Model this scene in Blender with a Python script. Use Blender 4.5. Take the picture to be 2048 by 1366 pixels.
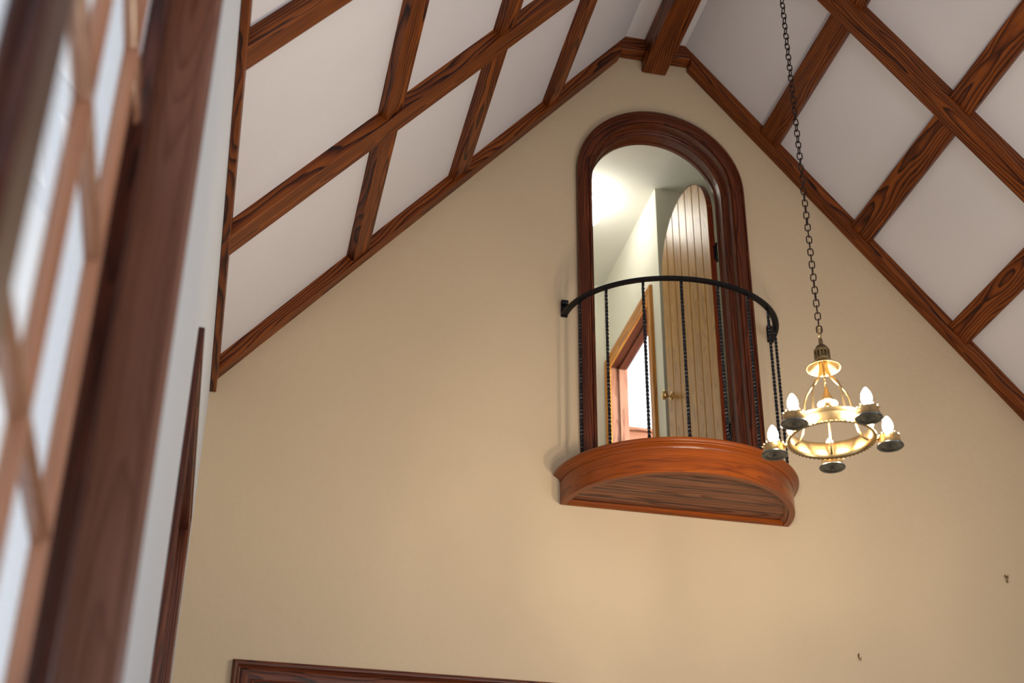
import bpy, bmesh, math, random
from mathutils import Vector, Matrix
from mathutils.geometry import tessellate_polygon
random.seed(7)
PI = math.pi
scene = bpy.context.scene
for o in list(bpy.data.objects):
    bpy.data.objects.remove(o)

# ------------------------------------------------------------------ camera
yaw, pitch, roll = (math.radians(a) for a in (12.217, 29.817, .648))
fw = Vector((math.sin(yaw) * math.cos(pitch), math.cos(yaw) * math.cos(pitch), math.sin(pitch)))
r0 = Vector((math.cos(yaw), -math.sin(yaw), 0))
u0 = r0.cross(fw)
rt = math.cos(roll) * r0 + math.sin(roll) * u0
up = -math.sin(roll) * r0 + math.cos(roll) * u0
cam = bpy.data.cameras.new('camera')
cam.sensor_width = 36
cam.lens = 49.99
cam.clip_start = .02
cam.dof.use_dof = True
cam.dof.focus_distance = 6.3
cam.dof.aperture_fstop = 2.6
co = bpy.data.objects.new('camera', cam)
scene.collection.objects.link(co)
co.matrix_world = Matrix(((rt.x, up.x, -fw.x, 0), (rt.y, up.y, -fw.y, -6), (rt.z, up.z, -fw.z, 1), (0, 0, 0, 1)))
scene.camera = co

# ------------------------------------------------------------------ world, lights, exposure
world = bpy.data.worlds.new('world')
scene.world = world
world.use_nodes = True
bg = world.node_tree.nodes['Background']
bg.inputs[0].default_value = (.92, .945, 1.0, 1)
bg.inputs[1].default_value = 1.7
scene.view_settings.view_transform = 'Standard'
scene.view_settings.look = 'None'
scene.view_settings.exposure = -0.12
scene.view_settings.gamma = 1
scene.view_settings.use_curve_mapping = False


def area(name, loc, target, sx, sy, power, col):
    l = bpy.data.lights.new(name, 'AREA')
    l.shape = 'RECTANGLE'
    l.size, l.size_y = sx, sy
    l.energy = power
    l.color = col
    o = bpy.data.objects.new(name, l)
    scene.collection.objects.link(o)
    o.location = loc
    o.rotation_euler = (Vector(target) - Vector(loc)).to_track_quat('-Z', 'Z').to_euler()
    return o


# added rear fill at a made-up opening; daylight at the right wall's windows
area('rear_fill', (2.1, -8.55, 2.2), (2.1, 0, 2.9), 2.7, 2.6, 66, (1.0, .955, .90))
area('right_window_daylight', (4.40, -4.6, 1.85), (0, -4.0, 2.4), 2.6, 1.9, 62, (.84, .92, 1.0))
area('upstairs_window_daylight', (3.75, 1.30, 5.2), (2.9, 3.0, 5.2), .8, 1.3, 190, (.90, .95, 1.0))

# ------------------------------------------------------------------ materials


def nodes_of(name):
    m = bpy.data.materials.new(name)
    m.use_nodes = True
    nt = m.node_tree
    return m, nt, nt.nodes['Principled BSDF']


def N(nt, t, **kw):
    n = nt.nodes.new(t)
    for k, v in kw.items():
        setattr(n, k, v)
    return n


def mth(nt, op, a, b=None, c=None):
    n = N(nt, 'ShaderNodeMath', operation=op)
    for i, x in enumerate((a, b, c)):
        if x is None:
            continue
        if isinstance(x, (int, float)):
            n.inputs[i].default_value = x
        else:
            nt.links.new(x, n.inputs[i])
    return n.outputs[0]


def wood(name, dark, mid, light, period=.012, rough=.38, coat=.0, contrast=1.0, bump=.25, wav=.13, spec=.35):
    m, nt, p = nodes_of(name)
    at = N(nt, 'ShaderNodeAttribute', attribute_name='grain')
    oi = N(nt, 'ShaderNodeObjectInfo')
    sc = N(nt, 'ShaderNodeVectorMath', operation='MULTIPLY_ADD')
    nt.links.new(oi.outputs['Random'], sc.inputs[0])
    sc.inputs[1].default_value = (37, 0, 0)
    nt.links.new(at.outputs['Vector'], sc.inputs[2])
    vec = sc.outputs[0]
    sx = N(nt, 'ShaderNodeSeparateXYZ')
    nt.links.new(vec, sx.inputs[0])

    def noise(scale, detail=2.0, nscale=1.0):
        mp = N(nt, 'ShaderNodeVectorMath', operation='MULTIPLY')
        nt.links.new(vec, mp.inputs[0])
        mp.inputs[1].default_value = scale
        n = N(nt, 'ShaderNodeTexNoise')
        n.inputs['Scale'].default_value = nscale
        n.inputs['Detail'].default_value = detail
        nt.links.new(mp.outputs[0], n.inputs['Vector'])
        return n.outputs['Fac']
    slow = noise((1.3, 5, 5), 1.5)
    mid_n = noise((3.5, 22, 22), 2.0)
    fib = noise((9, 420, 420), 2.0)
    tone = noise((2.2, 30, 30), 3.0)
    yy = mth(nt, 'MULTIPLY', sx.outputs['Y'], sx.outputs['Y'])
    zz = mth(nt, 'MULTIPLY', sx.outputs['Z'], sx.outputs['Z'])
    d = mth(nt, 'SQRT', mth(nt, 'ADD', yy, zz))
    d = mth(nt, 'MULTIPLY_ADD', slow, wav, d)
    d = mth(nt, 'MULTIPLY_ADD', mid_n, .016, d)
    ph = mth(nt, 'FRACT', mth(nt, 'DIVIDE', d, period))
    # early wood rises slowly, late wood is a narrow dark line
    late = mth(nt, 'POWER', ph, 3.0)
    edge = mth(nt, 'SMOOTH_MIN', late, mth(nt, 'MULTIPLY', mth(nt, 'SUBTRACT', 1.0, ph), 6.0), .15)
    f = mth(nt, 'MULTIPLY', edge, .95 * contrast)
    f = mth(nt, 'ADD', f, mth(nt, 'MULTIPLY', mth(nt, 'SUBTRACT', fib, .5), .55))
    f = mth(nt, 'ADD', f, mth(nt, 'MULTIPLY', mth(nt, 'SUBTRACT', tone, .5), .9))
    f = mth(nt, 'ADD', f, .18)
    cr = N(nt, 'ShaderNodeValToRGB')
    cr.color_ramp.elements[0].position = 0
    cr.color_ramp.elements[0].color = (*light, 1)
    cr.color_ramp.elements[1].position = 1
    cr.color_ramp.elements[1].color = (*dark, 1)
    e = cr.color_ramp.elements.new(.42)
    e.color = (*mid, 1)
    nt.links.new(f, cr.inputs[0])
    nt.links.new(cr.outputs[0], p.inputs['Base Color'])
    p.inputs['Roughness'].default_value = rough
    p.inputs['Specular IOR Level'].default_value = spec
    p.inputs['Coat Weight'].default_value = coat
    p.inputs['Coat Roughness'].default_value = .22
    b = N(nt, 'ShaderNodeBump')
    b.inputs['Strength'].default_value = bump
    b.inputs['Distance'].default_value = .002
    nt.links.new(mth(nt, 'ADD', fib, mth(nt, 'MULTIPLY', edge, -.6)), b.inputs['Height'])
    nt.links.new(b.outputs[0], p.inputs['Normal'])
    return m


def plaster(name, col, var=.05, bump=.35, scale=1.0, rough=.75):
    m, nt, p = nodes_of(name)
    tc = N(nt, 'ShaderNodeTexCoord')
    n1 = N(nt, 'ShaderNodeTexNoise')
    n1.inputs['Scale'].default_value = 1.6
    n1.inputs['Detail'].default_value = 4
    nt.links.new(tc.outputs['Object'], n1.inputs['Vector'])
    mr = N(nt, 'ShaderNodeMapRange')
    mr.inputs['To Min'].default_value = 1 - var
    mr.inputs['To Max'].default_value = 1 + var
    nt.links.new(n1.outputs['Fac'], mr.inputs['Value'])
    mix = N(nt, 'ShaderNodeVectorMath', operation='SCALE')
    mix.inputs[0].default_value = col
    nt.links.new(mr.outputs[0], mix.inputs['Scale'])
    nt.links.new(mix.outputs[0], p.inputs['Base Color'])
    p.inputs['Roughness'].default_value = rough
    # trowelled undulation plus fine tooth
    n2 = N(nt, 'ShaderNodeTexNoise')
    n2.inputs['Scale'].default_value = 26 * scale
    n2.inputs['Detail'].default_value = 6
    n2.inputs['Distortion'].default_value = .7
    nt.links.new(tc.outputs['Object'], n2.inputs['Vector'])
    n3 = N(nt, 'ShaderNodeTexNoise')
    n3.inputs['Scale'].default_value = 170 * scale
    n3.inputs['Detail'].default_value = 2
    nt.links.new(tc.outputs['Object'], n3.inputs['Vector'])
    h = mth(nt, 'MULTIPLY_ADD', n3.outputs['Fac'], .22, n2.outputs['Fac'])
    b = N(nt, 'ShaderNodeBump')
    b.inputs['Strength'].default_value = bump
    b.inputs['Distance'].default_value = .006
    nt.links.new(h, b.inputs['Height'])
    nt.links.new(b.outputs[0], p.inputs['Normal'])
    return m


def metal(name, col, rough, var=.25, metallic=1.0):
    m, nt, p = nodes_of(name)
    tc = N(nt, 'ShaderNodeTexCoord')
    n = N(nt, 'ShaderNodeTexNoise')
    n.inputs['Scale'].default_value = 45
    n.inputs['Detail'].default_value = 4
    nt.links.new(tc.outputs['Object'], n.inputs['Vector'])
    mr = N(nt, 'ShaderNodeMapRange')
    mr.inputs['To Min'].default_value = 1 - var
    mr.inputs['To Max'].default_value = 1 + var
    nt.links.new(n.outputs['Fac'], mr.inputs['Value'])
    s = N(nt, 'ShaderNodeVectorMath', operation='SCALE')
    s.inputs[0].default_value = col
    nt.links.new(mr.outputs[0], s.inputs['Scale'])
    nt.links.new(s.outputs[0], p.inputs['Base Color'])
    p.inputs['Metallic'].default_value = metallic
    r = N(nt, 'ShaderNodeMapRange')
    r.inputs['To Min'].default_value = rough * .8
    r.inputs['To Max'].default_value = rough * 1.25
    nt.links.new(n.outputs['Fac'], r.inputs['Value'])
    nt.links.new(r.outputs[0], p.inputs['Roughness'])
    return m


def emit(name, col, strength):
    m, nt, p = nodes_of(name)
    p.inputs['Base Color'].default_value = (*col, 1)
    p.inputs['Roughness'].default_value = .15
    p.inputs['Emission Color'].default_value = (*col, 1)
    p.inputs['Emission Strength'].default_value = strength
    return m


def glass(name, tint=(.95, .98, 1)):
    m = bpy.data.materials.new(name)
    m.use_nodes = True
    nt = m.node_tree
    nt.nodes.clear()
    out = N(nt, 'ShaderNodeOutputMaterial')
    mix = N(nt, 'ShaderNodeMixShader')
    ge = N(nt, 'ShaderNodeNewGeometry')
    dt = N(nt, 'ShaderNodeVectorMath', operation='DOT_PRODUCT')
    nt.links.new(ge.outputs['Incoming'], dt.inputs[0])
    nt.links.new(ge.outputs['Normal'], dt.inputs[1])
    # Schlick reflectance, the same for either face of the pane
    fac = mth(nt, 'MULTIPLY_ADD', mth(nt, 'POWER', mth(nt, 'SUBTRACT', 1.0, mth(nt, 'ABSOLUTE', dt.outputs['Value'])), 5.0), .6, .03)
    tr = N(nt, 'ShaderNodeBsdfTransparent')
    tr.inputs[0].default_value = (*tint, 1)
    gl = N(nt, 'ShaderNodeBsdfGlossy')
    gl.inputs['Roughness'].default_value = .02
    nt.links.new(fac, mix.inputs[0])
    nt.links.new(tr.outputs[0], mix.inputs[1])
    nt.links.new(gl.outputs[0], mix.inputs[2])
    nt.links.new(mix.outputs[0], out.inputs[0])
    return m


M_BEAM = wood('stained_fir_beam', (.014, .0020, .0005), (.120, .0255, .0036), (.25, .066, .0085), .0125, .45, contrast=1.35, spec=.25)
M_TRIM = wood('red_stained_fir_trim', (.010, .0018, .0009), (.075, .0145, .0045), (.155, .036, .010), .008, .33, contrast=1.2, wav=.07, spec=.4)
M_BALC = wood('amber_stained_fir', (.050, .008, .001), (.185, .036, .0018), (.29, .064, .0038), .0045, .30, .10, .7, .12, .02)
M_SOFF = wood('brown_fir_boards', (.065, .022, .011), (.21, .082, .040), (.30, .125, .065), .018, .45, contrast=1.1, spec=.2)
M_DOOR = wood('honey_fir_door', (.16, .060, .008), (.41, .200, .034), (.51, .270, .054), .010, .38, .10, .7, .1, spec=.25)
M_EDGE = wood('dark_red_door_edge', (.04, .006, .002), (.12, .018, .005), (.17, .03, .008), .010, .35)
M_HALL = wood('amber_hall_casing', (.24, .08, .010), (.48, .19, .028), (.60, .28, .05), .010, .33)
M_WIN = wood('window_fir', (.10, .035, .018), (.30, .125, .065), (.40, .19, .11), .012, .30, .3, .7)
M_JAMB = wood('brown_window_jamb', (.050, .018, .010), (.135, .050, .028), (.21, .088, .055), .010, .26, .3, .5)
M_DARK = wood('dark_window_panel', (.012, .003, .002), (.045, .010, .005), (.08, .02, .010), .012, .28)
M_FLOOR = wood('floor_oak', (.12, .07, .035), (.33, .20, .11), (.42, .27, .15), .012, .4)
M_WALL = plaster('beige_plaster', (.56, .440, .297), .05, .45)
M_WHITE = plaster('white_plaster', (.53, .56, .60), .03, .12)
M_CEIL = plaster('ceiling_plaster', (.66, .64, .665), .03, .26)
M_HWALL = plaster('cream_hall_plaster', (.74, .72, .62), .02, .06)
M_HCEIL = plaster('white_hall_plaster', (.74, .74, .69), .03, .08)
M_BRIGHT = plaster('white_room_plaster', (.82, .83, .83), .01, .03)
M_IRON = metal('black_wrought_iron', (.010, .010, .013), .42, .3, .6)
M_BRASS = metal('brass', (.52, .375, .18), .30, .05)
M_BRASS_D = metal('aged_brass', (.24, .175, .085), .34, .3)
M_PAN = metal('grey_aged_metal', (.17, .185, .18), .30, .3)
M_CHAIN = metal('bronze_chain', (.035, .022, .020), .42, .3)
M_BULB = emit('lit_bulb', (1.0, .845, .645), 800)
M_GLOBE = emit('lit_globe', (1.0, .97, .88), 20)
M_GLASS = glass('window_glass')
M_FROST = emit('frosted_saucer', (.9, .75, .6), 0)
M_GREY = plaster('grey_enamel', (.34, .36, .36), .05, .02, 1, .35)

# ------------------------------------------------------------------ mesh helpers
C = scene.collection
WL = {}


class MB:
    """collects geometry in world coordinates with a per-vertex grain vector"""

    def __init__(s):
        s.v, s.f, s.g, s.sm = [], [], [], []

    def add(s, vs, fs, gs=None, smooth=False):
        n = len(s.v)
        s.v += [tuple(p) for p in vs]
        s.g += [tuple(p) for p in (gs if gs is not None else vs)]
        s.f += [[i + n for i in f] for f in fs]
        s.sm += [smooth] * len(fs)
        return s

    def beam(s, center, ax, ay, size, bevel=.003, pith=None):
        """box of size (length, b, c): length along ax, b along ay"""
        ax = Vector(ax).normalized()
        ay = Vector(ay).normalized()
        az = ax.cross(ay)
        off = pith or (random.uniform(0, 30), random.uniform(-.35, .35) * size[1], random.choice((-1, 1)) * random.uniform(.5, 1.1) * max(size[2], .05))
        bm = bmesh.new()
        bmesh.ops.create_cube(bm, size=1)
        for v in bm.verts:
            v.co = Vector((v.co.x * size[0], v.co.y * size[1], v.co.z * size[2]))
        if bevel:
            bmesh.ops.bevel(bm, geom=bm.edges[:], offset=min(bevel, min(size) * .3), segments=1, affect='EDGES')
        c = Vector(center)
        vs, gs = [], []
        for v in bm.verts:
            l = v.co
            vs.append(c + ax * l.x + ay * l.y + az * l.z)
            gs.append((l.x + off[0], l.y + off[1], l.z + off[2]))
        bm.verts.index_update()
        fs = [[v.index for v in f.verts] for f in bm.faces]
        bm.free()
        return s.add(vs, fs, gs)

    def box(s, lo, hi, axis=0, bevel=.002, pith=None):
        lo, hi = Vector(lo), Vector(hi)
        d = hi - lo
        A = [Vector((1, 0, 0)), Vector((0, 1, 0)), Vector((0, 0, 1))]
        o = [(0, 1, 2), (1, 2, 0), (2, 0, 1)][axis]
        return s.beam((lo + hi) / 2, A[o[0]], A[o[1]], (d[o[0]], d[o[1]], d[o[2]]), bevel, pith)

    def grid(s, rows, close_u=False, close_v=False, gr=None, smooth=True):
        """rows: list of equally long point lists"""
        nu, nv = len(rows), len(rows[0])
        vs = [p for r in rows for p in r]
        gs = [p for r in gr for p in r] if gr else None
        fs = []
        for i in range(nu if close_u else nu - 1):
            for j in range(nv if close_v else nv - 1):
                a, b = i * nv + j, i * nv + (j + 1) % nv
                c, d = ((i + 1) % nu) * nv + (j + 1) % nv, ((i + 1) % nu) * nv + j
                fs.append((a, b, c, d))
        return s.add(vs, fs, gs, smooth)

    def tube(s, pts, r, seg=10, closed=False, cap=True, up=None):
        pts = [Vector(p) for p in pts]
        n = len(pts)
        rows, gr = [], []
        prev = None
        L = 0
        for i, p in enumerate(pts):
            t = (pts[(i + 1) % n] - pts[i - 1]) if closed else (pts[min(i + 1, n - 1)] - pts[max(i - 1, 0)])
            t.normalize()
            if prev is None:
                a = Vector(up) if up else (Vector((0, 0, 1)) if abs(t.z) < .9 else Vector((1, 0, 0)))
            else:
                a = prev
            x = (a - t * a.dot(t)).normalized()
            prev = x
            y = t.cross(x)
            rr = r[i] if isinstance(r, (list, tuple)) else r
            rows.append([p + x * (rr * math.cos(2 * PI * k / seg)) + y * (rr * math.sin(2 * PI * k / seg)) for k in range(seg)])
            if i:
                L += (p - pts[i - 1]).length
            gr.append([(L, rr * math.cos(2 * PI * k / seg), rr * math.sin(2 * PI * k / seg)) for k in range(seg)])
        s.grid(rows, closed, True, gr)
        if cap and not closed:
            m = len(s.v)
            s.f += [[m - seg + k for k in range(seg)], [m - n * seg + k for k in range(seg)][::-1]]
            s.sm += [False, False]
        return s

    def lathe(s, prof, c, seg=32, axis=(0, 0, 1), a0=0, a1=2 * PI, smooth=True):
        """prof: (r, h) pairs"""
        az = Vector(axis).normalized()
        ax = Vector((1, 0, 0)) if abs(az.x) < .9 else Vector((0, 1, 0))
        ax = (ax - az * ax.dot(az)).normalized()
        ay = az.cross(ax)
        c = Vector(c)
        full = abs(a1 - a0 - 2 * PI) < 1e-6
        n = seg if full else seg + 1
        rows = []
        for k in range(n):
            a = a0 + (a1 - a0) * k / seg
            d = ax * math.cos(a) + ay * math.sin(a)
            rows.append([c + d * max(r, 1e-5) + az * h for r, h in prof])
        return s.grid(rows, full, False, None, smooth)

    def poly(s, pts, hole_loops=(), grain=None):
        loops = [[Vector(p) for p in pts]] + [[Vector(p) for p in h] for h in hole_loops]
        tris = tessellate_polygon(loops)
        flat = [p for l in loops for p in l]
        return s.add(flat, [list(t) for t in tris])


def obj(name, mb, mat, parent=None, label=None, cat=None, group=None, kind=None, origin=None):
    vs = [Vector(p) for p in mb.v]
    if origin is None:
        lo = Vector([min(p[i] for p in vs) for i in range(3)])
        hi = Vector([max(p[i] for p in vs) for i in range(3)])
        origin = (lo + hi) / 2
    origin = Vector(origin)
    me = bpy.data.meshes.new(name)
    me.from_pydata([p - origin for p in vs], [], mb.f)
    me.polygons.foreach_set('use_smooth', mb.sm)
    at = me.attributes.new('grain', 'FLOAT_VECTOR', 'POINT')
    at.data.foreach_set('vector', [c for g in mb.g for c in g])
    me.materials.append(mat)
    me.validate()
    bm = bmesh.new()
    bm.from_mesh(me)
    bmesh.ops.recalc_face_normals(bm, faces=bm.faces[:])
    bm.to_mesh(me)
    bm.free()
    me.update()
    o = bpy.data.objects.new(name, me)
    C.objects.link(o)
    if parent is not None:
        o.parent = parent
        o.location = origin - WL[parent.name]
    else:
        o.location = origin
    WL[o.name] = origin
    tag(o, label, cat, group, kind)
    return o


def tag(o, label=None, cat=None, group=None, kind=None):
    for k, v in (('label', label), ('category', cat), ('group', group), ('kind', kind)):
        if v:
            o[k] = v
    return o


def thing(name, loc, label, cat=None, group=None, kind=None):
    o = bpy.data.objects.new(name, None)
    o.empty_display_size = .1
    C.objects.link(o)
    o.location = loc
    WL[o.name] = Vector(loc)
    return tag(o, label, cat, group, kind)


def dup(o, parent, origin):
    c = o.copy()
    C.objects.link(c)
    c.parent = parent
    c.location = Vector(origin) - WL[parent.name]
    WL[c.name] = Vector(origin)
    return c


# ------------------------------------------------------------------ room constants
TAN = 1.1595           # roof pitch 49.2 degrees
ANG = math.atan(TAN)
XC = 2.105             # ridge line
XL, XR = -.132, 4.342
CL = 4.335             # ceiling plane on the left: z = CL + TAN x
ZF = 6.568             # flat strip under the ridge
XA = (ZF - CL) / TAN   # where slope meets flat strip
XB = 2 * XC - XA
YR = -8.5
ZE = CL + TAN * XL
DX = 2.117             # balcony door axis
ZD = 3.83              # balcony floor
ZS = 5.62              # spring of the arch
RO = .398              # half width of the wall opening


def arch_path(r, x=DX, zs=ZS, zb=ZD, n=28):
    pts = [(x - r, zb), (x - r, zs)]
    pts += [(x - r * math.cos(PI * k / n), zs + r * math.sin(PI * k / n)) for k in range(1, n)]
    pts += [(x + r, zs), (x + r, zb)]
    return pts


# ------------------------------------------------------------------ gable wall
D2 = (.207, 1.60, 0.0, 2.71)     # cased opening below: x0, x1, z0, z1
mb = MB()
outer = [(XL, 0), (XR, 0), (XR, ZE), (XB, ZF), (XA, ZF), (XL, ZE)]
# bottom split so that the door opening is a notch
outer = [(XL, 0, 0), (D2[0], 0, 0), (D2[0], 0, D2[3]), (D2[1], 0, D2[3]), (D2[1], 0, 0), (XR, 0, 0), (XR, 0, ZE), (XB, 0, ZF), (XA, 0, ZF), (XL, 0, ZE)]
mb.poly(outer, [[(x, 0, z) for x, z in arch_path(RO)]])
obj('wall_back', mb, M_WALL, kind='structure', label='beige plastered gable wall with the arched balcony door', origin=(0, 0, 0))

# left wall with two window openings
W1 = (-5.95, -4.0, .85, 2.94)    # y0, y1, z0, z1
W2 = (-2.31, -1.07, .95, 2.95)
mb = MB()
mb.poly([(XL, YR, 0), (XL, 0, 0), (XL, 0, ZE), (XL, YR, ZE)],
        [[(XL, a, z0), (XL, b, z0), (XL, b, z1), (XL, a, z1)] for a, b, z0, z1 in (W1, W2)])
obj('wall_left', mb, M_WHITE, kind='structure', label='white plastered side wall holding the lattice window', origin=(XL, 0, 0))
mb = MB()
WR = (-5.95, -3.25, .9, 2.85)
mb.poly([(XR, YR, 0), (XR, 0, 0), (XR, 0, ZE), (XR, YR, ZE)],
        [[(XR, WR[0], WR[2]), (XR, WR[1], WR[2]), (XR, WR[1], WR[3]), (XR, WR[0], WR[3])]])
obj('wall_right', mb, M_WHITE, kind='structure', label='white plastered side wall on the right', origin=(XR, 0, 0))
mb = MB()
mb.poly([(XL, YR, 0), (XR, YR, 0), (XR, YR, ZE), (XB, YR, ZF), (XA, YR, ZF), (XL, YR, ZE)],
        [[(.7, YR, .85), (3.5, YR, .85), (3.5, YR, 3.55), (.7, YR, 3.55)]])
obj('wall_rear', mb, M_WALL, kind='structure', label='beige rear gable wall behind the viewer', origin=(0, YR, 0))
mb = MB()
mb.add([(XL, YR, 0), (XR, YR, 0), (XR, 0, 0), (XL, 0, 0)], [(0, 1, 2, 3)])
obj('floor', mb, M_FLOOR, kind='structure', label='oak floor of the tall room', origin=(0, 0, 0))
mb = MB()
for a, b in (((XL, ZE), (XA, ZF)), ((XA, ZF), (XB, ZF)), ((XB, ZF), (XR, ZE))):
    mb.add([(a[0], YR, a[1]), (b[0], YR, b[1]), (b[0], 0, b[1]), (a[0], 0, a[1])], [(0, 1, 2, 3)])
obj('ceiling', mb, M_CEIL, kind='structure', label='white plastered vaulted ceiling between brown beams', origin=(0, 0, 0))

# ------------------------------------------------------------------ roof timbers
H_R, H_P = .0588, .046


def slope_pt(side, x, h):
    """point on the slope surface above room coordinate x, pushed h into the room"""
    if side == 'left':
        return Vector((x, 0, CL + TAN * x)) + Vector((math.sin(ANG), 0, -math.cos(ANG))) * h
    m = 2 * XC - x
    return Vector((x, 0, CL + TAN * m)) + Vector((-math.sin(ANG), 0, -math.cos(ANG))) * h


def slope_dir(side):
    return Vector((math.cos(ANG), 0, math.sin(ANG) if side == 'left' else -math.sin(ANG)))


def slope_nrm(side):
    return Vector((math.sin(ANG) if side == 'left' else -math.sin(ANG), 0, -math.cos(ANG)))


def rafter(y0, y1, what):
    for side in ('left', 'right'):
        xe = XL + .0301 if side == 'left' else XL + .002
        hz = H_R / math.cos(ANG)
        ca, sa = math.cos(ANG), math.sin(ANG)
        off = (random.uniform(0, 30), random.uniform(-.04, .04), random.uniform(.05, .09))
        sec = [(xe, CL + TAN * xe + .004), (xe, CL + TAN * xe - hz), (XA - .0295, CL + TAN * (XA - .0295) - hz), (XA - .0295, CL + TAN * (XA - .0295) + .004)]
        # a chamfered timber, its ends cut upright
        rings, gr = [], []
        for ins, y in ((.003, y0), (0, y0 + .003), (0, y1 - .003), (.003, y1)):
            row = [(x, z + (ins if k in (1, 2) else 0)) for k, (x, z) in enumerate(sec)]
            gr.append([(x * ca + z * sa + off[0], y - (y0 + y1) / 2 + off[1], -x * sa + z * ca + off[2] - (CL * ca)) for x, z in row])
            rings.append([(x if side == 'left' else 2 * XC - x, y, z) for x, z in row])
        mb = MB().grid(rings, False, True, gr, False)
        mb.f += [[0, 1, 2, 3], [12, 13, 14, 15]]
        mb.sm += [False, False]
        obj('rafter', mb, M_BEAM, label='long brown %s rafter on the %s slope' % (what, side), cat='beam', group='sloping ceiling rafters')
    mb = MB().box((XA - .03, y0, ZF - .092), (XB + .03, y1, ZF + .004), 0, .004)
    obj('collar_beam', mb, M_BEAM, label='short level brown collar joining the two %s rafters under the ridge' % what, cat='beam', group='level collar beams')


rafter(-.085, -.001, 'gable wall')
rafter(-1.215, -1.073, 'middle')
rafter(-2.345, -2.225, 'nearest')
rows = ('lowest', 'middle', 'topmost')
segs = ((-1.075, -.082, 'between the gable wall rafter and the middle rafter'), (-2.228, -1.212, 'between the middle rafter and the nearest rafter'))
for side, spec in (('left', ((.513, .115), (1.003, .110), (1.500, .100))), ('right', ((3.718, .140), (3.224, .138), (2.737, .128)))):
    for (xc, w), row in zip(spec, rows):
        for y0, y1, where in segs:
            # xc is measured on the underside of the timber
            c = slope_pt(side, xc, 0)
            c = Vector((xc, 0, 0))
            n = slope_nrm(side)
            xs = xc - n.x * H_P
            c = slope_pt(side, xs, H_P / 2 - .004)
            c.y = (y0 + y1) / 2
            mb = MB().beam(c, (0, 1, 0), slope_dir(side), (y1 - y0, w, H_P + .008), .003)
            obj('purlin', mb, M_BEAM, label='%s brown purlin on the %s slope %s' % (row, side, where), cat='beam', group='purlins between the rafters')
mb = MB().box((2.040, YR + .01, 6.392), (2.182, -.001, ZF + .004), 1, .005)
obj('ridge_beam', mb, M_BEAM, label='deep dark brown ridge beam running down the middle of the ceiling', cat='beam')
mb = MB().box((XL + .001, YR + .01, 4.058), (XL + .030, -.001, 4.225), 1, .003)
obj('eave_beam', mb, M_BEAM, label='narrow brown eave beam along the top of the white wall', cat='beam')

# ------------------------------------------------------------------ arched balcony door: casing, frame, leaf
trim = thing('trim_1', (DX, 0, ZD), 'red brown moulded arch casing around the balcony door', kind='structure')


def arch_sweep(prof, r0, t0, t1, n, zb=ZD):
    """profile (outward offset, y) swept along the arch; t in 0..1 legs/arc: -1..0 left leg, 0..1 arc, 1..2 right leg"""
    rows, gr = [], []
    oy, oz = random.uniform(-.02, .02), random.uniform(.05, .09)
    u0 = random.uniform(0, 20)
    for k in range(n + 1):
        t = t0 + (t1 - t0) * k / n
        row, g = [], []
        for d, y in prof:
            r = r0 + d
            if t <= 0:
                x, z = DX - r, ZS + t * (ZS - zb)
                u = t * (ZS - zb)
            elif t >= 1:
                x, z = DX + r, ZS - (t - 1) * (ZS - zb)
                u = (t - 1) * (ZS - zb)
            else:
                x, z = DX - r * math.cos(PI * t), ZS + r * math.sin(PI * t)
                u = PI * t * r0
            row.append((x, y, z))
            g.append((u + u0, d + oy, y + oz))
        rows.append(row)
        gr.append(g)
    return MB().grid(rows, False, False, gr, False)


CAS = [(.0775, -.001), (.0775, -.026), (.0745, -.032), (.069, -.0325), (.0665, -.029), (.065, -.0185), (.0625, -.0175), (.040, -.0205), (.020, -.0185), (.013, -.0165),
       (.011, -.008), (.009, -.0075), (.0065, -.014), (.002, -.015), (0, -.012), (0, .001)]
for a, b, n in ((-1, 0, 1), (0, .53, 16), (.53, 1, 15), (1, 2, 1)):
    obj('casing_piece', arch_sweep(CAS, RO, a, b, n), M_TRIM, trim)
JAMB = [(.0, .0), (.0, .030), (-.002, .0335), (-.006, .034), (-.009, .038), (-.010, .044), (-.017, .045), (-.0215, .048), (-.0225, .054), (-.028, .056), (-.028, .116), (-.034, .117), (-.034, .136), (.01, .137), (.05, .139)]
for a, b, n in ((-1, 0, 1), (0, .53, 16), (.53, 1, 15), (1, 2, 1)):
    obj('jamb_piece', arch_sweep(JAMB, RO, a, b, n), M_TRIM, trim)
mb = MB().box((DX - .37, .0, ZD - .03), (DX + .37, .138, ZD + .004), 0)
obj('sill', mb, M_TRIM, trim)

# the leaf stands open into the hall, hinged on the right jamb
door = thing('door_1', (DX + .372, .145, ZD), 'open arched plank door with a brass knob behind the balcony', kind='structure')
LW, LT, RL = .735, .032, .3675
ZL = 5.598
HX, HY = 2.445 + .032, .165
TH = math.radians(2.4)
du = Vector((-math.sin(TH), math.cos(TH), 0))          # from the hinge towards the free edge
dn = Vector((-math.cos(TH), -math.sin(TH), 0))         # towards the visible face
H0 = Vector((HX, HY, 0))


def leaf_top(u):
    d = u - LW / 2
    return ZL + math.sqrt(max(RL * RL - d * d, 0))


def P(u, n, z):
    p = H0 + du * u + dn * n
    return (p.x, p.y, z)


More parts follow.
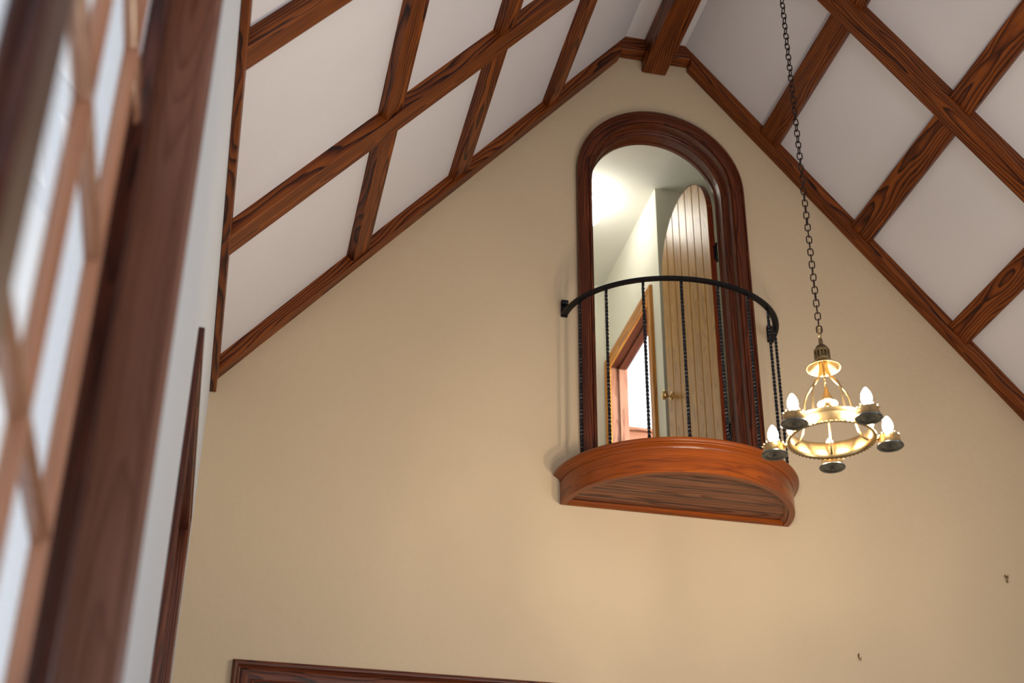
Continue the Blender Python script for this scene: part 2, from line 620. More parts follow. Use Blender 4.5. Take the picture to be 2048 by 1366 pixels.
NPL = 7
pw = LW / NPL
for i in range(NPL):
    a, b = i * pw + .003, (i + 1) * pw - .003
    us = [a + (b - a) * k / 10 for k in range(11)]
    top = [(u, leaf_top(u)) for u in us]
    outl = [(a, ZD + .012), (b, ZD + .012)] + top[::-1]
    mb = MB()
    n = len(outl)
    ua = (a + b) / 2
    off = (random.uniform(0, 30), random.uniform(-.03, .03), random.uniform(.05, .09))

    def ring(ins, h):
        return [(ua + (u - ua) * (1 - ins / (b - a) * 2), z - (ins if z > ZD + .1 else -ins), h) for u, z in outl]
    rings = [ring(0, .004), ring(0, LT - .003), ring(.003, LT)]
    rows = [[P(*(q[0], q[2], q[1])) for q in r] for r in rings]
    gr = [[(q[1] + off[0], q[0] - ua + off[1], q[2] + off[2]) for q in r] for r in rings]
    mb.grid(rows, False, True, gr, False)
    m0 = len(mb.v)
    mb.f.append(list(range(m0 - n, m0)))
    mb.sm.append(False)
    obj('plank', mb, M_DOOR, door)
# dark core behind the planks shows in the grooves and along the edges
us = [.0004 + (LW - .0008) * k / 40 for k in range(41)]
outl = [(us[0], ZD + .011), (us[-1], ZD + .011)] + [(u, leaf_top(u) + .0008) for u in us[::-1]]
rows = [[P(u, h, z) for u, z in outl] for h in (0, LT - .006)]
mb = MB().grid(rows, False, True, [[(z, u, h + .06) for u, z in outl] for h in (0, LT - .006)], False)
n = len(outl)
mb.f += [list(range(n)), list(range(n, 2 * n))]
mb.sm += [False, False]
obj('door_core', mb, M_EDGE, door)
# dark hinge edge strip
rows, gr = [], []
zs = [ZD + .012, 4.4, 5.0, 5.5]
pts = [(-.0012, z) for z in zs]
for k in range(0, 15):
    u = LW * .5 * (k / 14) ** 2
    pts.append((u, leaf_top(u) + .0016))
pts[4] = (-.0012, ZL - .01)
rows = [[P(u, h, z) for u, z in pts] for h in (0, LT + .0004)]
mb = MB().grid(rows, False, False, [[(z, h, .05) for u, z in pts] for h in (0, LT)], True)
obj('door_edge', mb, M_EDGE, door)
for hz in (5.33, 4.22):
    mb = MB().tube([(HX + .003, HY - .008, hz - .05), (HX + .003, HY - .008, hz + .05)], .0065, 10)
    for s_ in (-1, 1):
        mb.lathe([(0, 0), (.008, .002), (.008, .008), (.004, .013), (0, .015)], (HX + .003, HY - .008, hz + s_ * .05), 10, (0, 0, s_))
    mb.box((HX - .012, HY - .004, hz - .045), (HX + .002, HY - .001, hz + .045), 2, 0)
    obj('hinge', mb, M_IRON, door)
kc = H0 + du * (LW - .062) + dn * (LT - .001) + Vector((0, 0, 4.775))
mb = MB().lathe([(0, 0), (.027, 0), (.028, .004), (.021, .008), (.0095, .012), (.008, .026), (.012, .032), (.025, .038), (.0285, .047), (.026, .056), (.014, .062), (0, .063)], kc, 24, dn)
obj('knob', mb, M_BRASS, door)

# ------------------------------------------------------------------ upstairs hall beyond the arch
ZH = 6.45
HXW, HY1, HY2 = 2.48, 1.134, 2.36
mb = MB()
mb.poly([(.8, .14, ZD - .02), (3.1, .14, ZD - .02), (3.1, .14, ZH), (.8, .14, ZH)], [[(x, .14, z) for x, z in arch_path(RO + .012, zb=ZD + .001)]])
obj('wall_hall_front', mb, M_HWALL, kind='structure', label='cream hall side of the gable wall')
mb = MB()
OP = (1.36, 2.235, ZD, 5.715)
mb.poly([(HXW, HY1, ZD - .02), (HXW, OP[0], ZD - .02), (HXW, OP[0], OP[3]), (HXW, OP[1], OP[3]), (HXW, OP[1], ZD - .02), (HXW, HY2, ZD - .02), (HXW, HY2, ZH), (HXW, HY1, ZH)])
obj('wall_hall_right', mb, M_HWALL, kind='structure', label='cream hall wall holding the amber framed doorway')
mb = MB().add([(HXW, HY1, ZD - .02), (3.1, HY1, ZD - .02), (3.1, HY1, ZH), (HXW, HY1, ZH)], [(0, 1, 2, 3)])
mb.add([(3.1, .14, ZD - .02), (3.1, HY1, ZD - .02), (3.1, HY1, ZH), (3.1, .14, ZH)], [(0, 1, 2, 3)])
obj('wall_hall_alcove', mb, M_HWALL, kind='structure', label='shaded grey hall wall behind the arched door')
mb = MB().add([(.8, HY2, ZD - .02), (HXW, HY2, ZD - .02), (HXW, HY2, ZH), (.8, HY2, ZH)], [(0, 1, 2, 3)])
obj('wall_hall_far', mb, M_HWALL, kind='structure', label='cream wall at the far end of the hall')
mb = MB().add([(.8, .14, ZD - .02), (.8, HY2, ZD - .02), (.8, HY2, ZH), (.8, .14, ZH)], [(0, 1, 2, 3)])
obj('wall_hall_left', mb, M_HWALL, kind='structure', label='cream wall on the left of the hall')
mb = MB().add([(.8, .14, ZD - .02), (4.3, .14, ZD - .02), (4.3, HY2 + 1.4, ZD - .02), (.8, HY2 + 1.4, ZD - .02)], [(0, 1, 2, 3)])
obj('floor_hall', mb, M_FLOOR, kind='structure', label='oak floor of the upstairs hall')
mb = MB().add([(.8, .14, ZH), (3.1, .14, ZH), (3.1, HY1, ZH), (HXW, HY1, ZH), (HXW, HY2, ZH), (.8, HY2, ZH)], [(0, 1, 2, 3, 4, 5)])
obj('ceiling_hall', mb, M_HCEIL, kind='structure', label='white flat ceiling of the upstairs hall')

# amber doorway in the hall
d3 = thing('door_3', (HXW, 1.8, ZD), 'amber cased doorway in the cream hall wall', kind='structure')
PR = [(.0, .0), (.0, .012), (.006, .016), (.014, .013), (.020, .011), (.050, .013), (.056, .018), (.070, .022), (.082, .022), (.086, .018), (.086, .0)]


def u_frame(prof, a0, a1, zb, zt, place, part):
    """mitred three-sided casing; part in left/head/right"""
    rows, gr = [], []
    ends = {'left': lambda d: ((a0 - d, zb), (a0 - d, zt + d)), 'head': lambda d: ((a0 - d, zt + d), (a1 + d, zt + d)), 'right': lambda d: ((a1 + d, zt + d), (a1 + d, zb))}[part]
    oz = random.uniform(.04, .08)
    off = random.uniform(0, 20)
    for e in (0, 1):
        rows.append([place(*ends(d)[e], h) for d, h in prof])
        gr.append([((ends(d)[e][0] if part == 'head' else ends(d)[e][1]) + off, d - .03, h + oz) for d, h in prof])
    mb = MB().grid(rows, False, False, gr, False)
    k = len(prof)
    mb.f += [list(range(k)), list(range(k, 2 * k))]
    mb.sm += [False, False]
    return mb


for pt in ('left', 'head', 'right'):
    obj('casing_piece', u_frame(PR, OP[0], OP[1], ZD, OP[3], lambda a, z, h: (HXW - h, a, z), pt), M_HALL, d3)
JD = .12
for y0, y1 in ((OP[0] - .012, OP[0]), (OP[1], OP[1] + .012)):
    obj('jamb', MB().box((HXW, y0, ZD), (HXW + JD, y1, OP[3] + .01), 2), M_WIN, d3)
obj('head_jamb', MB().box((HXW, OP[0], OP[3]), (HXW + JD, OP[1], OP[3] + .012), 1), M_TRIM, d3)
obj('door_stop', MB().box((HXW + .055, OP[1] - .012, ZD), (HXW + .105, OP[1], OP[3]), 2), M_WIN, d3)
obj('door_stop', MB().box((HXW + .055, OP[0], OP[3] - .012), (HXW + .105, OP[1], OP[3]), 1), M_TRIM, d3)
# casing of another doorway on the far hall wall
tr2 = thing('trim_2', (2.3, HY2, ZD), 'thin amber door casing on the far hall wall', kind='structure')
obj('casing_piece', MB().box((2.29, HY2 - .02, ZD), (2.405, HY2 - .001, 5.835), 2), M_HALL, tr2)

# bright room beyond the doorway
bx0, bx1, by0, by1, bz1 = HXW + JD, 4.25, 1.25, 3.75, 6.42
mb = MB()
mb.add([(bx0, by1, ZD), (bx1, by1, ZD), (bx1, by1, bz1), (bx0, by1, bz1)], [(0, 1, 2, 3)])
mb.add([(bx1, by0, ZD), (bx1, by1, ZD), (bx1, by1, bz1), (bx1, by0, bz1)], [(0, 1, 2, 3)])
mb.add([(bx0, by0, ZD), (bx1, by0, ZD), (bx1, by0, bz1), (bx0, by0, bz1)], [(0, 1, 2, 3)])
obj('wall_bright_room', mb, M_BRIGHT, kind='structure', label='bright white walls of the room beyond the hall doorway')
mb = MB().add([(bx0 - .1, by0, bz1), (bx1, by0, bz1), (bx1, by1, bz1), (bx0 - .1, by1, bz1)], [(0, 1, 2, 3)])
obj('ceiling_bright_room', mb, M_BRIGHT, kind='structure', label='white ceiling of the room beyond the hall doorway')
mb = MB().add([(bx0, OP[1] + .012, ZD), (bx0, by1, ZD), (bx0, by1, bz1), (bx0, OP[1] + .012, bz1)], [(0, 1, 2, 3)])
mb.add([(bx0, by0, ZD), (bx0, OP[0] - .012, ZD), (bx0, OP[0] - .012, bz1), (bx0, by0, bz1)], [(0, 1, 2, 3)])
mb.add([(bx0, OP[0] - .012, OP[3] + .012), (bx0, OP[1] + .012, OP[3] + .012), (bx0, OP[1] + .012, bz1), (bx0, OP[0] - .012, bz1)], [(0, 1, 2, 3)])
obj('wall_bright_room_left', mb, M_BRIGHT, kind='structure', label='inner side of the wall holding the hall doorway')
mb = MB().box((bx0 + .02, 2.82, 5.10), (bx1 - .02, 2.86, 5.545), 0)
mb2 = MB().box((bx0 + .02, 2.79, 5.545), (bx1 - .02, 2.88, 5.570), 0)
hr = thing('wooden_partition', (3.3, 2.84, ZD), 'reddish wooden half partition low in the bright doorway', 'partition')
obj('panel', MB().box((bx0 + .02, 2.82, ZD), (bx1 - .02, 2.86, 5.545), 0), M_SOFF, hr)
obj('cap_rail', mb2, M_SOFF, hr)
vf = thing('ribbed_wall_fixture', (2.78, 3.3, 5.95), 'small white ribbed fixture with a grey base seen inside the bright doorway', 'fixture')
for k in range(5):
    obj('rib', MB().lathe([(0, 0), (.045, .0), (.05, .008), (.05, .034), (.045, .042), (0, .042)], (2.79, 3.3, 6.02 + k * .05), 16), M_BRIGHT, vf)
obj('base', MB().lathe([(0, 0), (.04, .0), (.05, .02), (.05, .085), (0, .09)], (2.79, 3.3, 5.925), 16), M_GREY, vf)
obj('bracket', MB().box((bx0, 3.29, 6.0), (2.79, 3.31, 6.25), 2), M_BRIGHT, vf)

# hall ceiling globe
gl = thing('globe_ceiling_light', (2.062, 1.33, ZH), 'lit white globe light on the hall ceiling behind the arch', 'light')
obj('canopy', MB().lathe([(0, 0), (.06, 0), (.06, -.012), (.045, -.03), (.04, -.035)], (2.062, 1.33, ZH - .001), 24), M_BRASS_D, gl)
obj('globe', MB().lathe([(.002 + .112 * math.sin(PI * k / 16), -.112 * math.cos(PI * k / 16)) for k in range(17)], (2.062, 1.33, 6.345), 28), M_GLOBE, gl)

# ------------------------------------------------------------------ balcony
BX = 2.111
balc = thing('balcony', (BX, -.25, 3.665), 'half round wooden balcony with amber fascia below the arched door', 'balcony')


def ell(a, b, th):
    return (BX - a * math.cos(th), -b * math.sin(th))


def ell_sweep(prof, a, b, n=64, closed=True):
    rows, gr = [], []
    L = 0
    last = None
    for k in range(n + 1):
        th = PI * k / n
        row, g = [], []
        for d, z in prof:
            x, y = ell(a + d, b + d, th)
            row.append((x, min(y, -.0005), z))
        x, y = ell(a, b, th)
        if last:
            L += math.hypot(x - last[0], y - last[1])
        last = (x, y)
        for d, z in prof:
            g.append((L + 3, z - 3.7, d + .11))
        rows.append(row)
        gr.append(g)
    return MB().grid(rows, False, closed, gr, False)


fas = ell_sweep([(0, 3.665), (0, 3.800), (-.030, 3.800), (-.030, 3.665)], .571, .502)
obj('fascia', fas, M_BALC, balc)
cove = ell_sweep([(-.01, 3.783), (.003, 3.783), (.0045, 3.786), (.006, 3.791), (.012, 3.797), (.018, 3.800), (.022, 3.806), (-.01, 3.806)], .571, .502)
obj('cove_moulding', cove, M_BALC, balc)
nose = ell_sweep([(-.02, 3.804), (.020, 3.804), (.0285, 3.807), (.032, 3.8125), (.0325, 3.819), (.029, 3.826), (.022, 3.829), (-.02, 3.829)], .571, .502)
obj('nosing', nose, M_BALC, balc)
# floor boards (top) under the rail
mb = MB()
pts = [(*ell(.56, .49, PI * k / 40), 3.8285) for k in range(41)]
pts = [(x, min(y, -.0005), z) for x, y, z in pts]
mb.poly(pts)
obj('floor_boards', mb, M_SOFF, balc)
# soffit boards
ys = [0.0, -.086, -.178, -.272, -.366, -.462]
for i in range(5):
    y1, y0 = ys[i] - .0085, ys[i + 1] + .0085
    if i == 4:
        y0 = -.471
    a, b = .541, .472

    def half(y):
        return a * math.sqrt(max(0, 1 - (y / b) ** 2))
    yy = [y1 + (y0 - y1) * k / 6 for k in range(7)]
    left = [(BX - half(y), y) for y in yy]
    right = [(BX + half(y), y) for y in yy]
    off = (random.uniform(0, 20), random.uniform(-.03, .03), random.choice((.030, .042)))

    def prism(inset, z):
        yc = (y0 + y1) / 2
        return [(x, yc + (y - yc) * (1 - inset), z) for x, y in left + right[::-1]]
    rws = [prism(0, 3.712), prism(0, 3.690), prism(.015, 3.6880)]
    g = [[(p[0] + off[0], p[1] - (y0 + y1) / 2 + off[1], p[2] - 3.69 + off[2]) for p in r] for r in rws]
    mb = MB().grid(rws, False, True, g, False)
    n = len(rws[0])
    m0 = len(mb.v)
    mb.f += [list(range(m0 - n, m0)), list(range(m0 - 3 * n, m0 - 2 * n))]
    mb.sm += [False, False]
    obj('soffit_board', mb, M_SOFF, balc)
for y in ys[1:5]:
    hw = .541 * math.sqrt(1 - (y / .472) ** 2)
    obj('groove_shade_strip', MB().box((BX - hw, y - .012, 3.6888), (BX + hw, y + .012, 3.700), 0, 0), M_DARK, balc)  # dark strips stand in for the grooves' stain and the shade inside them
obj('inner_moulding', ell_sweep([(-.032, 3.672), (-.044, 3.676), (-.048, 3.684), (-.048, 3.692), (-.032, 3.692)], .571, .502), M_SOFF, balc)
mb = MB().box((BX - .537, -.030, 3.667), (BX + .537, -.016, 3.686), 0, .003)
mb.box((BX - .541, -.017, 3.664), (BX + .541, -.0005, 3.690), 0, .003)
obj('wall_moulding', mb, M_BALC, balc)

# ------------------------------------------------------------------ wrought iron railing
rail = thing('balcony_railing', (2.122, -.24, 3.83), 'black wrought iron railing with twisted balusters on the balcony', 'railing')
RX, RA, RB = 2.122, .555, .477
rows = []
n = 60
prof = [(.0165, 4.701), (.0165, 4.711), (.012, 4.7145), (-.012, 4.7145), (-.0165, 4.711), (-.0165, 4.701), (-.012, 4.6985), (.012, 4.6985)]
for k in range(n + 1):
    th = PI * (.006 + .988 * k / n)
    rows.append([(RX - (RA + d) * math.cos(th), -(RB + d) * math.sin(th), z) for d, z in prof])
mb = MB().grid(rows, False, True, None, False)
mb.f += [list(range(8)), list(range(n * 8, n * 8 + 8))]
mb.sm += [False, False]
obj('handrail', mb, M_IRON, rail)
for s_ in (-1, 1):
    cxb = RX + s_ * RA
    # strap standing up the wall with a scroll rolled over at its head
    path = [(-.0065, 4.694), (-.0065, 4.72), (-.0065, 4.75), (-.0068, 4.768)]
    path += [(-.0175 + .0115 * math.cos(a), 4.772 + .0115 * math.sin(a)) for a in [PI * k / 8 for k in range(0, 15)]]
    rows = []
    for i, (y, z) in enumerate(path):
        a = path[max(i - 1, 0)]
        b = path[min(i + 1, len(path) - 1)]
        t = Vector((b[0] - a[0], b[1] - a[1])).normalized()
        nn = Vector((-t.y, t.x)) * .0028
        rows.append([(cxb - .017, y + nn.x, z + nn.y), (cxb + .017, y + nn.x, z + nn.y), (cxb + .017, y - nn.x, z - nn.y), (cxb - .017, y - nn.x, z - nn.y)])
    mb = MB().grid(rows, False, True, None, False)
    mb.f += [[0, 1, 2, 3], [len(rows) * 4 - 4 + k for k in range(4)]]
    mb.sm += [False, False]
    obj('wall_bracket', mb, M_IRON, rail)
for tt in (.113, .2235, .340, .449, .558, .667, .781, .905):
    th = PI * tt
    x, y = RX - (RA - .006) * math.cos(th), -(RB - .006) * math.sin(th)
    rows = []
    nz = 90
    for k in range(nz + 1):
        f = k / nz
        z = 3.8298 + (4.700 - 3.8298) * f
        tw = 2 * PI * 9.5 * min(max((f - .03) / .94, 0), 1)
        w = .0058
        rows.append([(x + w * 1.414 * math.cos(tw + PI / 4 + PI / 2 * q), y + w * 1.414 * math.sin(tw + PI / 4 + PI / 2 * q), z) for q in range(4)])
    mb = MB().grid(rows, False, True, None, False)
    obj('baluster', mb, M_IRON, rail)

# ------------------------------------------------------------------ chandelier
CX, CY = 2.090, -1.767
ch = thing('chandelier', (CX, CY, 3.22), 'brass ring chandelier with five lit candle bulbs on a long chain', 'chandelier')
ZB = 3.23
ring = [(.155, 0), (.1565, .003), (.154, .007), (.150, .010), (.1465, .018), (.1455, .030), (.1465, .042), (.150, .050), (.153, .0525), (.153, .0555), (.150, .057), (.1525, .0595), (.152, .063), (.147, .064), (.1435, .060), (.142, .045), (.1415, .030), (.1425, .014), (.146, .004), (.150, 0)]
mb = MB()
rows = []
for k in range(72):
    a = 2 * PI * k / 72
    rows.append([(CX + r * math.cos(a), CY + r * math.sin(a), ZB + h) for r, h in ring])
mb.grid(rows, True, True)
obj('ring_band', mb, M_BRASS, ch)
mb = MB()
for k in range(60):
    a = 2 * PI * k / 60
    c = (CX + .1565 * math.cos(a), CY + .1565 * math.sin(a), ZB + .003)
    mb.lathe([(.0048 * math.sin(PI * q / 4), -.0048 * math.cos(PI * q / 4)) for q in range(5)], c, 6)
bd = obj('beaded_rim', mb, M_BRASS_D, ch)
bd['kind'] = 'stuff'
PH0 = math.radians(-6.0)
cup0 = bulb0 = arm0 = None
RL_ = .215
ZU = 3.22
for i in range(5):
    a = PH0 + 2 * PI * i / 5
    ca, sa = math.cos(a), math.sin(a)
    lc = Vector((CX + RL_ * ca, CY + RL_ * sa, ZU))
    # arm: drops from the canopy, swells out and runs down inside the ring, then out to the lamp holder
    prof = [(.012, 3.556), (.0125, 3.53), (.014, 3.512), (.021, 3.495), (.036, 3.475), (.056, 3.456), (.074, 3.432), (.085, 3.402), (.0905, 3.365), (.095, 3.32), (.103, 3.28), (.118, 3.253), (.136, 3.243)]
    mb = MB().tube([(CX + r * ca, CY + r * sa, z) for r, z in prof], .0042, 8)
    obj('arm', mb, M_BRASS, ch)
    mb = MB().tube([(CX + .145 * ca, CY + .145 * sa, ZB + .022), (CX + .158 * ca, CY + .158 * sa, ZB + .021), (CX + .175 * ca, CY + .175 * sa, ZB + .020)], [.008, .0055, .0075], 10)
    obj('holder_stem', mb, M_BRASS_D, ch)
    cup = [(0, -.004), (.004, -.004), (.006, .001), (.012, .003), (.015, .0005), (.022, .0035), (.030, .004), (.034, .0015), (.040, .0005), (.0465, .0), (.0485, .002), (.0475, .006), (.043, .012), (.0395, .024), (.0375, .036), (.0385, .040), (.0365, .041), (.034, .036), (.020, .030), (0, .030)]
    pan = obj('lamp_pan', MB().lathe(cup[:12], lc, 36), M_PAN, ch)
    gal = MB().lathe(cup[11:], lc, 36)
    for q in range(9):
        b = 2 * PI * q / 9
        px, py = lc.x + .0365 * math.cos(b), lc.y + .0365 * math.sin(b)
        gal.lathe([(.0032 * math.sin(PI * k / 4), -.0048 * math.cos(PI * k / 4)) for k in range(5)], (px, py, ZU + .045), 6)
    for q in range(3):
        b = a + .5 + 2 * PI * q / 3
        gal.tube([(lc.x + .036 * math.cos(b), lc.y + .036 * math.sin(b), ZU + .034), (lc.x + .047 * math.cos(b), lc.y + .047 * math.sin(b), ZU + .034)], [.002, .0032], 6)
    holder = obj('gallery', gal, M_BRASS, pan)
    # candle socket and bulb
    obj('socket', MB().lathe([(0, .028), (.011, .028), (.0115, .05), (.009, .054), (0, .054)], lc, 16), M_BRASS_D, pan)
    bp = [(.0, .052), (.008, .053), (.0125, .060), (.0172, .070), (.0190, .081), (.0178, .092), (.0138, .104), (.0085, .114), (.0035, .121), (0, .1225)]
    obj('bulb', MB().lathe(bp, lc, 20), M_BULB, pan)
# smoke bell, pierced cap, finial, hook
obj('smoke_bell', MB().lathe([(.0285, 3.565), (.029, 3.556), (.034, 3.548), (.045, 3.541), (.057, 3.533), (.0625, 3.527), (.0635, 3.5245), (.0615, 3.524), (.055, 3.5305), (.043, 3.538), (.032, 3.545), (.022, 3.552), (0, 3.556)], (CX, CY, 0), 40), M_BRASS, ch)
cap = MB().lathe([(.029, 3.560), (.0305, 3.563), (.029, 3.567)], (CX, CY, 0), 32)
cap.lathe([(.0285, 3.592), (.0300, 3.595), (.0295, 3.600), (.0265, 3.606), (.0235, 3.608), (.0225, 3.613), (.016, 3.620), (.008, 3.624), (.0065, 3.630), (.0085, 3.634), (.0085, 3.639), (.006, 3.642), (.008, 3.646), (.007, 3.651), (0, 3.653)], (CX, CY, 0), 32)
cap.lathe([(.0215, 3.560), (.0215, 3.60)], (CX, CY, 0), 24)
for k in range(14):
    a = 2 * PI * k / 14
    c = Vector((CX + .0283 * math.cos(a), CY + .0283 * math.sin(a), 3.580))
    cap.beam(c, (0, 0, 1), (-math.sin(a), math.cos(a), 0), (.028, .0072, .0025), 0)
obj('pierced_cap', cap, M_BRASS_D, ch)
hk = [(CX, CY, 3.650)]
for k in range(0, 13):
    a = -PI / 2 + 2 * PI * k / 12 * .93
    hk.append((CX + .0065 * math.cos(a), CY, 3.679 + .0225 * math.sin(a)))
obj('hook', MB().tube(hk, .0026, 8), M_BRASS, ch)
# pendant inside the ring
pd = MB()
for k in range(7):
    z0 = 3.545 - k * .0145
    pts = []
    for q in range(10):
        a = 2 * PI * q / 10
        dx = .0032 * math.cos(a)
        pts.append((CX + (dx if k % 2 else 0), CY + (0 if k % 2 else dx), z0 - .0075 + .0095 * math.sin(a)))
    pd.tube(pts, .0011, 6, True)
obj('pendant_chain', pd, M_BRASS_D, ch)
obj('pendant_cone', MB().lathe([(0, 3.452), (.004, 3.449), (.0045, 3.444), (.006, 3.440), (.013, 3.418), (.0225, 3.396), (.0255, 3.390), (.0245, 3.386), (.016, 3.385), (.0155, 3.372), (0, 3.370)], (CX, CY, 0), 28), M_BRASS, ch)
obj('pendant_saucer', MB().lathe([(.015, 3.384), (.026, 3.3865), (.036, 3.381), (.0375, 3.376), (.034, 3.373), (.025, 3.376), (.015, 3.378)], (CX, CY, 0), 32), M_FROST, ch)
# chain up to the ridge
LP = .0288
zc = 3.6905
i = 0
lk = None
while zc < 6.375:
    if lk is None:
        pts = []
        R_, S_ = .0100, .0068
        for q in range(20):
            a = 2 * PI * q / 20
            pts.append((CX + R_ * math.cos(a), CY, zc + R_ * math.sin(a) + (S_ if math.sin(a) > 0.01 else -S_ if math.sin(a) < -.01 else 0)))
        lk = obj('chain_link', MB().tube(pts, .0024, 7, True, up=(0, 1, 0)), M_CHAIN, ch, origin=(CX, CY, zc))
        cur = lk
    else:
        cur = dup(lk, ch, (CX, CY, zc))
    cur.rotation_euler = (random.uniform(-.05, .05), random.uniform(-.04, .04), (PI / 2 if i % 2 else 0) + i * .012 + random.uniform(-.14, .14) - .5)
    zc += LP
    i += 1
obj('ceiling_hook', MB().tube([(CX, CY, 6.36), (CX + .008, CY, 6.368), (CX + .006, CY, 6.38), (CX, CY, 6.393)], .003, 8), M_CHAIN, ch)

# ------------------------------------------------------------------ cased opening below on the gable wall
d2 = thing('door_2', (.9, 0, 0), 'dark red wood casing of the wide doorway low on the gable wall', kind='structure')
PR2 = [(.0, .0), (.0, .018), (.004, .021), (.010, .021), (.014, .016), (.020, .013), (.040, .015), (.058, .015), (.064, .012), (.070, .016), (.078, .024), (.086, .026), (.094, .024), (.098, .018), (.099, .0)]
for pt in ('left', 'head', 'right'):
    obj('casing_piece', u_frame(PR2, D2[0], D2[1], D2[2], D2[3], lambda a, z, h: (a, -h - .0005, z), pt), M_TRIM, d2)
obj('jamb', MB().box((D2[0] - .02, .001, 0), (D2[0], .14, D2[3]), 2), M_TRIM, d2)
obj('jamb', MB().box((D2[1], .001, 0), (D2[1] + .02, .14, D2[3]), 2), M_TRIM, d2)
obj('head_jamb', MB().box((D2[0] - .02, .001, D2[3]), (D2[1] + .02, .14, D2[3] + .02), 0), M_TRIM, d2)
for k in range(2):
    xa = D2[0] + .003 + k * (D2[1] - D2[0]) / 2
    xb = xa + (D2[1] - D2[0]) / 2 - .006
    obj('door_leaf', MB().box((xa, .06, .01), (xb, .10, D2[3] - .004), 2), M_EDGE, d2)

# ------------------------------------------------------------------ left wall windows
TC = .0175


def win_casing(par, w, mat, width=.088):
    pr = [(.0, .0), (.0, .012), (.004, .0155), (.012, .0155), (.016, .012), (.05, .0125), (width - .018, .0125), (width - .014, TC), (width - .002, TC), (width, TC - .003), (width, 0)]
    for pt in ('left', 'head', 'right'):
        obj('casing_piece', u_frame(pr, w[0], w[1], w[2], w[3], lambda a, z, h: (XL + h + .0005, a, z), pt), mat, par)
    obj('sill', MB().box((XL - .11, w[0] - width - .02, w[2] - .03), (XL + .05, w[1] + width + .02, w[2]), 1, .004), M_TRIM, par)


def liner(par, w, depth, mat):
    x0, x1 = XL - depth, XL + .0005
    obj('jamb', MB().box((x0, w[1], w[2]), (x1, w[1] + .02, w[3] + .02), 2, .002), mat, par)
    obj('jamb', MB().box((x0, w[0] - .02, w[2]), (x1, w[0], w[3] + .02), 2), mat, par)
    obj('head_jamb', MB().box((x0, w[0], w[3]), (x1, w[1], w[3] + .02), 1), mat, par)


win1 = thing('window_1', (XL, -5, W1[2]), 'blurred brown casement window with a square lattice of wooden muntins', kind='structure')
win_casing(win1, W1, M_JAMB)
liner(win1, W1, .10, M_JAMB)
GX = XL - .088           # glass plane
obj('mullion', MB().box((GX - .010, -5.03, W1[2]), (GX + .025, -4.915, W1[3]), 2, .005), M_DARK, win1)


def sash(par, ya, yb, ycols, zrows, blind=False):
    z0, z1 = W1[2] + .004, W1[3] - .004
    st = .055 if blind else .014
    obj('sash_stile', MB().box((GX - .008, ya, z0), (GX + .004, ya + .012, z1), 2, .002), M_DARK, par)
    obj('sash_stile', MB().box((GX - .008, yb - st, z0), (GX + (.022 if blind else .004), yb, z1), 2, .003), M_DARK, par)
    obj('sash_rail', MB().box((GX - .02, ya + .012, z0), (GX + .022, yb - st, z0 + .08), 1, .004), M_WIN, par)
    obj('sash_rail', MB().box((GX - .02, ya + .012, z1 - .06), (GX + .022, yb - st, z1), 1, .004), M_WIN, par)
    for yc in ycols:
        # moulded muntin: wide back, stepped shoulder, narrow nose towards the room
        pr = [(-.013, -.012), (-.013, .002), (-.0095, .004), (-.008, .007), (-.005, .008), (-.004, .0105), (.004, .0105), (.005, .008), (.008, .007), (.0095, .004), (.013, .002), (.013, -.012)]
        rows = [[(GX + h, yc + d, z) for d, h in pr] for z in (z0 + .075, z1 - .055)]
        off = random.uniform(0, 9)
        obj('muntin', MB().grid(rows, False, True, [[(z + off, d, h + .06) for d, h in pr] for z in (0, 1.9)], False), M_WIN, par)
    for zr in zrows:
        ye = ycols[-1] if blind and zr < zrows[-1] else yb - st + .004
        pr = [(-.013, -.0118), (-.013, .002), (-.0095, .004), (-.008, .007), (-.005, .008), (-.004, .0102), (.004, .0102), (.005, .008), (.008, .007), (.0095, .004), (.013, .002), (.013, -.0118)]
        rows = [[(GX + h, y, zr + d) for d, h in pr] for y in (ya + .008, ye)]
        obj('muntin', MB().grid(rows, False, True, [[(z + zr, d, h + .06) for d, h in pr] for z in (0, 1.0)], False), M_WIN, par)
    yl = [ya + .012] + list(ycols) + [yb - st]
    zl = [z0 + .08] + list(zrows) + [z1 - .06]
    for i in range(len(yl) - 1):
        for j in range(len(zl) - 1):
            if blind and i == len(yl) - 2 and j < len(zl) - 2:
                obj('panel', MB().box((GX - .010, yl[i], zl[j]), (GX - .002, yl[i + 1], zl[j + 1]), 2, 0), M_DARK, par)
            else:
                obj('pane', MB().box((GX - .003, yl[i], zl[j]), (GX, yl[i + 1], zl[j + 1]), 1, 0), M_GLASS, par)


zr = (1.26, 1.67, 2.09, 2.475)
sash(win1, -4.915, -4.004, (-4.590, -4.235), zr, True)
sash(win1, -5.946, -5.03, (-5.69, -5.35), zr)

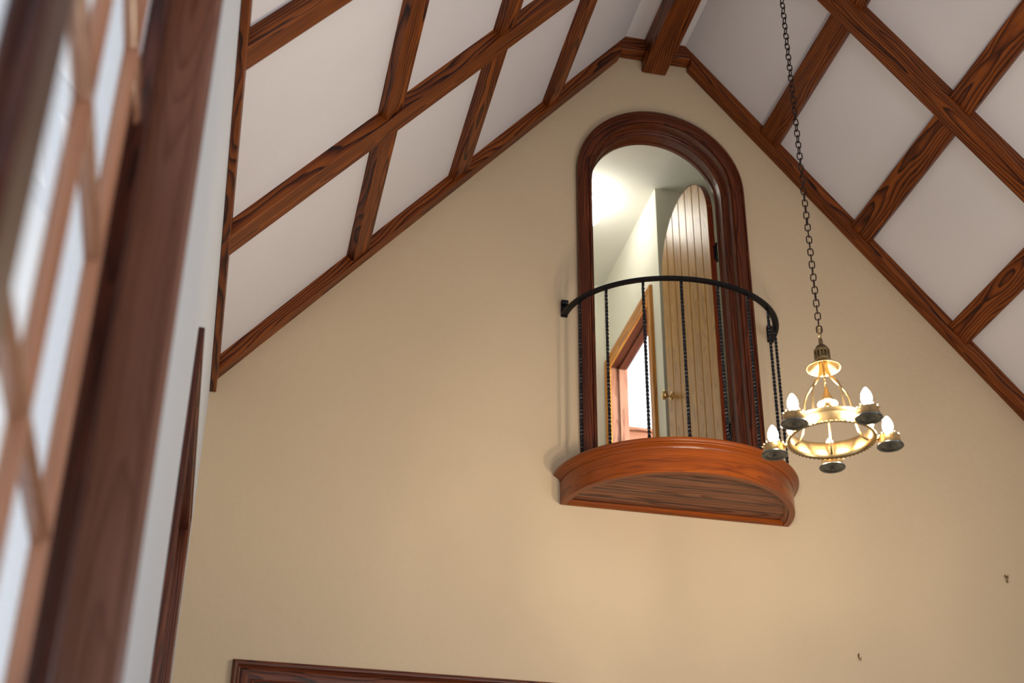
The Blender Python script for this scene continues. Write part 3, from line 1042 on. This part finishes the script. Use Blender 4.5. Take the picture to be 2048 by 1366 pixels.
win2 = thing('window_2', (XL, -1.7, W2[2]), 'far brown cased window near the corner of the white wall', kind='structure')
win_casing(win2, W2, M_TRIM)
liner(win2, W2, .12, M_TRIM)
xg = XL - .07
for y0, y1, z0, z1, ax in ((W2[0], W2[0] + .06, W2[2], W2[3], 2), (W2[1] - .06, W2[1], W2[2], W2[3], 2), (W2[0] + .06, W2[1] - .06, W2[2], W2[2] + .08, 1), (W2[0] + .06, W2[1] - .06, W2[3] - .06, W2[3], 1), (-1.72, -1.66, W2[2] + .08, W2[3] - .06, 2)):
    obj('sash_frame', MB().box((xg - .02, y0, z0), (xg + .02, y1, z1), ax, .003), M_TRIM, win2)
for y0, y1 in ((W2[0] + .06, -1.72), (-1.66, W2[1] - .06)):
    obj('pane', MB().box((xg - .003, y0, W2[2] + .08), (xg, y1, W2[3] - .06), 1, 0), M_GLASS, win2)

# ------------------------------------------------------------------ small brass hooks left on the wall
hx, hz = 3.812, 3.500
h1 = thing('picture_hook', (hx, 0, hz), 'small brass double picture hook, the higher one near the right edge of the wall', 'hook', 'brass hooks on the gable wall')
for s_ in (-1, 1):
    obj('prong', MB().tube([(hx, -.004, hz - .018), (hx + s_ * .004, -.006, hz - .002), (hx + s_ * .010, -.006, hz + .012), (hx + s_ * .008, -.010, hz + .019), (hx + s_ * .003, -.006, hz + .014), (hx + s_ * .003, -.003, hz + .006)], .0019, 8), M_BRASS_D, h1)
obj('foot', MB().tube([(hx, -.001, hz - .012), (hx, -.010, hz - .021), (hx + .001, -.014, hz - .015)], .002, 8), M_BRASS_D, h1)
hx, hz = 2.977, 3.042
h2 = thing('picture_hook', (hx, 0, hz), 'small brass single picture hook, the lower one below the chandelier', 'hook', 'brass hooks on the gable wall')
obj('prong', MB().tube([(hx - .003, -.004, hz + .010), (hx - .003, -.006, hz - .012), (hx, -.010, hz - .017), (hx + .003, -.012, hz - .012), (hx + .003, -.012, hz - .004)], .0021, 8), M_BRASS_D, h2)
obj('nail', MB().tube([(hx - .006, -.016, hz + .013), (hx + .003, -.001, hz + .016)], .0016, 8), M_BRASS_D, h2)
obj('foot', MB().box((hx - .006, -.003, hz - .006), (hx, -.0005, hz + .014), 2, .001), M_BRASS_D, h2)
